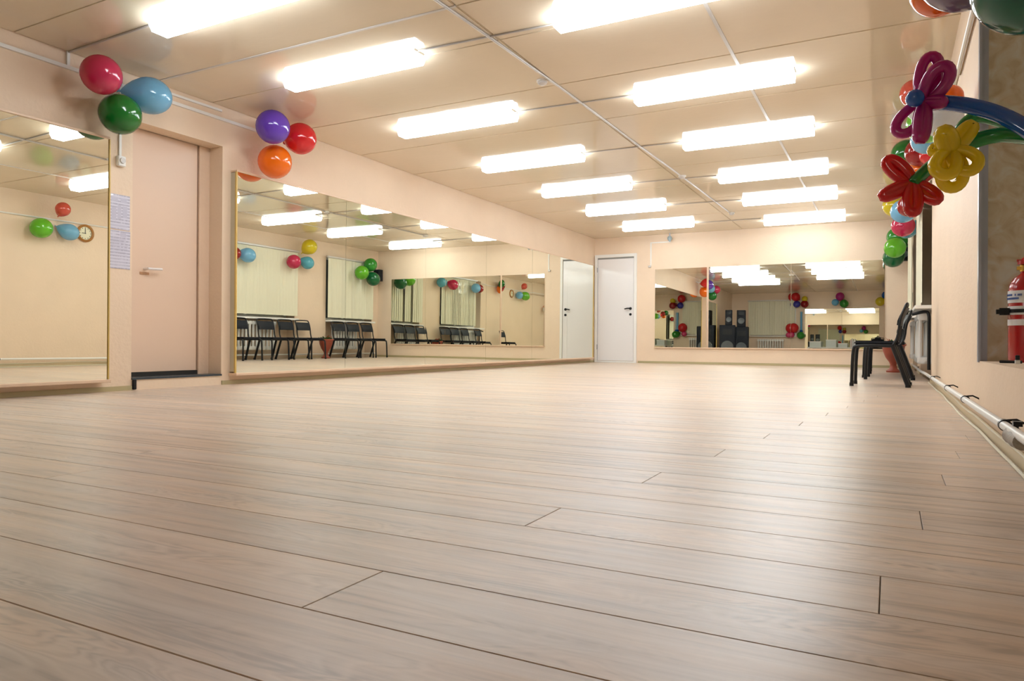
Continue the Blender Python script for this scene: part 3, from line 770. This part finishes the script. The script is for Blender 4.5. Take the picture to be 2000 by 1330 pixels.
balloon(at(1818, 302, 7.1), .09, 'red', hub+Vector((.12, .1, .0)), 'red balloon half hidden left of the yellow flower', g5)
g6 = 'balloon pair hanging over the wider blind'
hub = at(1772, 400, 9.0)
balloon(at(1765, 412, 9.06), .130, 'blue', hub+Vector((.14, -.1, 0)), 'light blue balloon hanging below the red balloon flower', g6, 1.05)
balloon(at(1775, 402, 8.80), .115, 'darkred', hub+Vector((.14, 0, 0)), 'dark red balloon over the wider blind, behind the red flower', g6)
g7 = 'balloon cluster between the two windows'
hub = Vector((5.36, 10.42, 1.97))
balloon(at(1748, 401, 10.5), .145, 'yellow', hub, 'yellow balloon left of the pale blue one under the red flower', g7)
balloon(at(1764, 441, 10.18), .135, 'pink', hub, 'pink balloon above the green corner balloons', g7)
balloon((5.24, 10.60, 1.88), .125, 'cyan', hub, 'turquoise balloon between the two windows, seen in the long mirror', g7)
g8 = 'green balloons in the far right corner'
hub = Vector((5.27, 12.42, 1.87))
balloon(at(1748, 484, 12.1), .150, 'lime', hub, 'lime green balloon in the far right corner', g8)
balloon(at(1752, 463, 12.42), .145, 'mid', hub, 'mid green balloon topmost in the far right corner', g8)
balloon(at(1745, 503, 12.46), .150, 'dgreen', hub, 'dark green balloon lowest in the far right corner', g8)
g9 = 'balloons at the upper right edge'
hub = Vector((5.30, 2.5, 1.80))
balloon(at(1836, -26, 2.9), .098, 'orange', hub, 'dull orange balloon cut by the top edge at the right', g9)
balloon(at(1886, -74, 2.6), .140, 'lilac', hub, 'dusky lilac balloon cut by the top edge at the right', g9)
balloon(at(2012, -44, 2.4), .145, 'teal', hub+Vector((.1, 0, .05)), 'dark teal balloon in the top right corner', g9)
# those seen through the far mirror
g10 = 'balloons on the back wall'
yb = BACK+.20
for (x, z, r, c, lab) in ((2.12, 2.20, .15, 'red', 'red balloon high on the back wall, seen in the far mirror'), (2.42, 2.12, .10, 'yellow', 'yellow balloon high on the back wall, seen in the far mirror'),
                          (2.16, 1.94, .12, 'navy', 'dark blue balloon high on the back wall, seen in the far mirror'), (2.42, 1.94, .13, 'darkred', 'dark red balloon beside the dark blue one on the back wall'),
                          (3.55, 2.18, .14, 'magenta', 'magenta balloon above the back mirror, seen in the far mirror'), (3.40, 1.98, .115, 'sky', 'sky blue balloon above the back mirror, seen in the far mirror'),
                          (3.68, 1.93, .14, 'mid', 'green balloon above the back mirror, seen in the far mirror'), (4.78, 1.98, .15, 'yellow', 'yellow balloon at the right end of the back wall'),
                          (4.95, 2.19, .13, 'tblue', 'blue balloon at the right end of the back wall'),
                          (2.06, 1.10, .17, 'red', 'large red balloon low on the back wall, seen in the far mirror'), (2.00, .86, .10, 'rose', 'pink balloon low on the back wall, seen in the far mirror'),
                          (2.30, .84, .13, 'mid', 'green balloon low on the back wall, seen in the far mirror')):
    h = {0: (2.28, 2.06), 1: (3.54, 2.03), 2: (4.9, 2.08), 3: (2.12, .94)}[0 if (x < 2.6 and z > 1.5) else 1 if 3 < x < 4 else 2 if x > 4 else 3]
    balloon((x, yb, z), r, c, (h[0], BACK+.02, h[1]), lab, g10)
bm = newbm(); tube(bm, [(2.30, BACK+.06, 1.00), (2.30, BACK+.06, 1.68)], .035, 12); o = tag(obj('modelling_balloon', bm, bmat('sky'), smooth=True), 'long pale blue modelling balloon hanging on the back wall', 'balloon')
bm = newbm(); lathe(bm, [(0, .93), (.04, .935), (.06, .98), (.04, 1.03), (0, 1.04)], 14, Matrix.Translation((2.30, BACK+.07, 0))); obj('balloon_tip', bm, bmat('tblue'), o, smooth=True)

# ---- twisted balloon flowers
def petal(c, tip, w_, r, nrm, colr, parent):
    c, tip, nrm = Vector(c), Vector(tip), Vector(nrm).normalized()
    if w_ > .019: w_ = w_*1.15+.002
    r = r*1.05
    e1 = tip-c; L_ = e1.length; e1.normalize(); e2 = e1.cross(nrm).normalized()
    pts, rs = [], []
    N = 26
    for i in range(N):
        t_ = 2*PI*(i+.5)/N
        pts.append(c+e1*(L_-r)*(1-math.cos(t_))/2+e2*w_*math.sin(t_)*(1.0+.25*math.cos(t_+PI)))
        rs.append(r*(.62+.38*min(1, 1.6*math.sin(t_/2))))
    bm = newbm(); tube(bm, [p-parent.location for p in pts], r, 12, closed=False, rs=rs)
    return obj('petal', bm, bmat(colr), parent, smooth=True)
view = -(FWD*.9+IX*.45)
def flower(label, ctr, Y, colr, petals, centre=None, ccol='tblue', stem=None, scol='tgreen', sr=.024):
    c = at(ctr[0], ctr[1], Y)
    t = thing('balloon_flower', label, 'balloon flower', c)
    for (u, v, dY, w_, r, tl) in petals:
        n = (view.normalized()+IX*tl+Vector((0, 0, tl*.4)))
        petal(c+Vector((0, dY*.1, 0)), at(u, v, Y+dY), w_, r, n, colr, t)
    if centre:
        p = at(centre[0], centre[1], Y-.06)-c; bm = newbm()
        lathe(bm, [(0, -1), (.4, -.92), (.75, -.66), (.95, -.3), (1, 0), (.95, .3), (.75, .66), (.4, .92), (0, 1)], 18, Matrix.Translation(p) @ Matrix.Scale(.031, 4))
        obj('centre', bm, bmat(ccol), t, smooth=True)
    if stem:
        pts = smoothpath([at(u, v, y_)-c for u, v, y_ in stem], 3)
        n = len(pts); bm = newbm(); tube(bm, pts, sr, 14, rs=[sr*(.7+.3*min(1, i/4)) for i in range(n)]); obj('stem', bm, bmat(scol), t, smooth=True)
    return t
flower('magenta twisted balloon flower with a blue centre on a blue stem', (1805, 200), 3.0, 'magenta',
       [(1822, 100, .03, .024, .0185, 0), (1856, 118, -.04, .024, .0205, .2), (1748, 268, .0, .026, .0175, -.2), (1797, 281, -.08, .010, .022, 0), (1852, 200, -.05, .008, .0185, .3)],
       (1787, 192), 'tblue', [(1806, 202, 3.05), (1850, 200, 2.99), (1915, 210, 2.95), (1975, 232, 2.9), (2040, 275, 2.8)], 'tblue', .027)
flower('yellow twisted balloon flower on a green stem, front of the niche', (1857, 296), 2.85, 'tyellow',
       [(1838, 244, -.03, .008, .029, 0), (1905, 236, .04, .008, .0245, .1), (1810, 291, .02, .008, .0195, 0), (1916, 334, -.02, .024, .0185, 0), (1836, 350, -.06, .026, .0195, .1), (1862, 378, .04, .026, .0195, 0)],
       None, None, [(1862, 300, 2.93), (1900, 275, 2.95), (1950, 262, 2.95), (2000, 266, 2.9), (2050, 275, 2.8)], 'tgreen', .026)
flower('red twisted balloon flower on a green stem, lowest of the three flowers', (1783, 358), 2.95, 'tred',
       [(1726, 306, .0, .018, .0195, 0), (1714, 388, -.02, .008, .0215, .1), (1783, 424, -.06, .014, .0195, 0), (1840, 396, -.02, .012, .020, 0), (1826, 326, .08, .008, .0185, 0)],
       None, None, [(1783, 358, 2.93), (1815, 326, 2.98), (1850, 300, 3.05), (1890, 226, 3.08), (1940, 230, 3.1), (2040, 270, 3.0)], 'tgreen', .022)

# ---- clock (seen in the left mirror)
t = thing('wall_clock', 'round wooden wall clock with a pale dial, seen in the left mirror', 'clock', (5.418, 6.30, 1.915))
R_ = Matrix.Rotation(-PI/2, 4, 'Y')
bm = newbm(); lathe(bm, [(.092, 0), (.125, 0), (.128, .02), (.11, .035), (.095, .028), (.092, .0)], 32, R_); obj('clock_rim', bm, mat('clock_wood', (.38, .17, .04), .35), t, smooth=True)
bm = newbm(); lathe(bm, [(0, .010), (.094, .010), (.094, .002), (0, .002)], 32, R_); obj('dial', bm, mat('dial', (.78, .76, .55), .4), t)
bm = newbm(); bx(bm, -.014, -.012, -.004, .004, -.01, .07); bx(bm, -.016, -.014, -.05, .01, -.004, .004)
for k in range(12):
    a = k*PI/6; bx(bm, -.0125, -.011, .078*math.sin(a)-.004, .078*math.sin(a)+.004, .078*math.cos(a)-.006, .078*math.cos(a)+.006)
obj('clock_hands', bm, BLACK, t)

# ---- fire extinguisher in the niche
EX, EY = 5.572, 3.80
t = thing('fire_extinguisher', 'red fire extinguisher with white label bands standing in the niche', 'fire extinguisher', (EX, EY, NZ)); t.scale = (1.1, 1.1, 1.1)
hz = .022
bm = newbm(); lathe(bm, [(0, 0), (.050, 0), (.057, .010), (.058, .02), (.058, .285), (.054, .308), (.042, .332), (.022, .348), (.018, .352), (.018, .362), (0, .362)], 32); obj('tank', bm, RED, t, smooth=True)
LAB = mat('label_white', (.72, .74, .76), .35)
for z0, z1 in ((.235, .283), (.188, .222), (.146, .170)):
    bm = newbm(); lathe(bm, [(.0583, z0), (.0588, z0), (.0588, z1), (.0583, z1)], 32); obj('label_band', bm, LAB, t, smooth=True)
bm = newbm()
for k in range(14):
    a = PI*.62+k*.09; 
    for zz in (.262, .248): 
        if random.random() < .8: bx(bm, math.cos(a)*.0592-.002, math.cos(a)*.0592+.002, math.sin(a)*-.0592-.002, math.sin(a)*-.0592+.002, zz, zz+.008)
obj('label_print', bm, mat('print_blue', (.12, .2, .5), .5), t)
bm = newbm(); lathe(bm, [(.0585, .196), (.0625, .196), (.0625, .210), (.0585, .210)], 32); bx(bm, -.088, -.055, -.025, .0, .188, .216); bx(bm, -.10, -.075, -.03, -.01, .192, .210); obj('strap', bm, BLACK, t, smooth=False)
bm = newbm(); lathe(bm, [(0, .360), (.020, .360), (.020, .384), (.014, .388), (0, .388)], 16); bx(bm, -.030, -.010, -.012, .004, .366, .380); obj('valve', bm, BRASS, t, smooth=True)
bm = newbm(); lathe(bm, [(0, .386), (.028, .388), (.026, .402), (.010, .416), (0, .418)], 16); bx(bm, -.03, .09, -.009, .009, .398, .408); obj('handle', bm, RED, t)
# bits on the niche ledge
bm = newbm(); tube(bm, [(5.46, 3.62, NZ+.006), (5.53, 3.58, NZ+.006)], .006, 8); tag(obj('bolt', bm, BLACK, smooth=True), 'small black bolt lying on the niche ledge', 'bolt')
t = thing('clip', 'tiny black and white clip standing on the niche ledge', 'clip', (5.505, 3.50, NZ))
bm = newbm(); bx(bm, -.009, .009, -.006, .006, 0, .016); obj('clip_base', bm, WPLAST, t, bevel=.002)
bm = newbm(); lathe(bm, [(0, .016), (.008, .016), (.008, .034), (0, .036)], 10); obj('clip_top', bm, BLACK, t, smooth=True)

# ---- small loudspeaker in the far corner
t = thing('wall_loudspeaker', 'small black loudspeaker mounted in the far right corner behind green balloons', 'loudspeaker', (5.24, 12.82, 1.82))
bm = newbm(); bx(bm, -.075, .075, -.07, .08, -.13, .13); obj('cabinet', bm, BLKPAD, t, bevel=.008)
bm = newbm(); lathe(bm, [(.0, .0), (.03, .004), (.055, .010), (.055, 0)], 20, Matrix.Translation((0, -.071, -.03)) @ Matrix.Rotation(PI/2, 4, 'X')); obj('cone', bm, mat('cone_grey', (.08, .09, .10), .4), t, smooth=True)

# ================================================================== BEHIND THE CAMERA (seen in the far mirror)
def pa(name, label, loc, w_, d_, h_, rz=0):
    t = thing(name, label, 'loudspeaker', loc, rz)
    bm = newbm(); bx(bm, -w_/2, w_/2, -d_/2, d_/2, 0, h_); obj('cabinet', bm, BLKPAD, t, bevel=.01)
    bm = newbm(); lathe(bm, [(0, .004), (w_*.18, .010), (w_*.36, .016), (w_*.40, .0)], 24, Matrix.Translation((0, d_/2-.001, h_*.36)) @ Matrix.Rotation(-PI/2, 4, 'X')); obj('woofer', bm, mat('cone_grey', (.08, .09, .10), .4), t, smooth=True)
    bm = newbm(); bx(bm, -w_*.3, w_*.3, d_/2-.002, d_/2+.008, h_*.72, h_*.88); obj('horn', bm, BLACK, t)
    return t
pa('loudspeaker', 'large black floor loudspeaker left in the back corner, seen in the far mirror', (.37, 1.45, 0), .50, .45, 1.12, -.15)
pa('loudspeaker', 'large black floor loudspeaker right in the back corner, seen in the far mirror', (.74, .92, 0), .44, .45, 1.08, -.1)
pa('loudspeaker', 'small black loudspeaker on top of the left floor loudspeaker', (.41, 1.45, 1.122), .22, .22, .50, -.15)
pa('loudspeaker', 'small black loudspeaker on top of the right floor loudspeaker', (.72, .90, 1.082), .28, .24, .56, -.1)
t = thing('table', 'low white table against the back mirror, seen in the far mirror', 'table', (3.35, BACK+.42, 0))
bm = newbm(); bx(bm, -.80, .80, -.28, .28, .40, .43); obj('tabletop', bm, WHITE, t, bevel=.004)
for sx in (-1, 1):
    for sy2 in (-1, 1):
        bm = newbm(); bx(bm, sx*.76-.02, sx*.76+.02, sy2*.24-.02, sy2*.24+.02, 0, .40); obj('leg', bm, WHITE, t)
for x, w_, h_, lab in ((2.80, .36, .20, 'white box at the left end of the low white table'), (3.30, .32, .26, 'white box in the middle of the low white table'), (3.66, .28, .14, 'low white box beside the books on the white table')):
    t = thing('storage_box', lab, 'box', (x, BACK+.42, .43))
    bm = newbm(); bx(bm, -w_/2, w_/2, -.14, .14, 0, h_-.03); obj('box_body', bm, mat('box_grey_white', (.62, .68, .66), .5), t, bevel=.003)
    bm = newbm(); bx(bm, -w_/2-.006, w_/2+.006, -.146, .146, h_-.03, h_); obj('lid', bm, WHITE, t, bevel=.003)
for i, (c, h_) in enumerate((((.45, .03, .03), .26), ((.75, .75, .70), .30), ((.05, .10, .35), .22), ((.75, .75, .72), .28), ((.55, .05, .06), .20), ((.25, .45, .15), .24))):
    nm = ['dark red', 'white', 'navy', 'ivory', 'short red', 'green'][i]
    x = 3.90+i*.042
    t = thing('book', nm+' book standing upright on the low white table', 'book', (x, BACK+.40, .43))
    bm = newbm(); bx(bm, -.018, .018, -.08, .08, 0, h_); obj('cover', bm, mat('book_'+nm.replace(' ', '_'), c, .5), t, bevel=.002)
    bm = newbm(); bx(bm, -.013, .013, .0785, .0805, .006, h_-.006); obj('pages', bm, WHITE, t)
# chair and black backpack, standing in for an unidentified dark shape
dup(ch, (4.72, BACK+.50, 0), -PI/2+PI, 'black chair at the right end of the back mirror, holding a backpack', 'black chairs by the back wall')
t = thing('backpack', 'black backpack on a chair, standing in for an unidentified dark shape', 'backpack', (4.72, BACK+.46, .415))
bm = newbm(); bx(bm, -.15, .15, -.09, .09, 0, .36); bmesh.ops.bevel(bm, geom=bm.edges[:], offset=.06, segments=4, affect='EDGES'); obj('bag_body', bm, BLKPAD, t, smooth=True)
bm = newbm(); bx(bm, -.12, .12, .085, .14, .04, .20); bmesh.ops.bevel(bm, geom=bm.edges[:], offset=.02, segments=3, affect='EDGES'); obj('front_pocket', bm, BLKPAD, t, smooth=True)
bm = newbm(); tube(bm, smoothpath([(-.03, 0, .35), (-.03, 0, .40), (.03, 0, .40), (.03, 0, .35)], 2), .008, 8); obj('grab_handle', bm, BLACK, t, smooth=True)
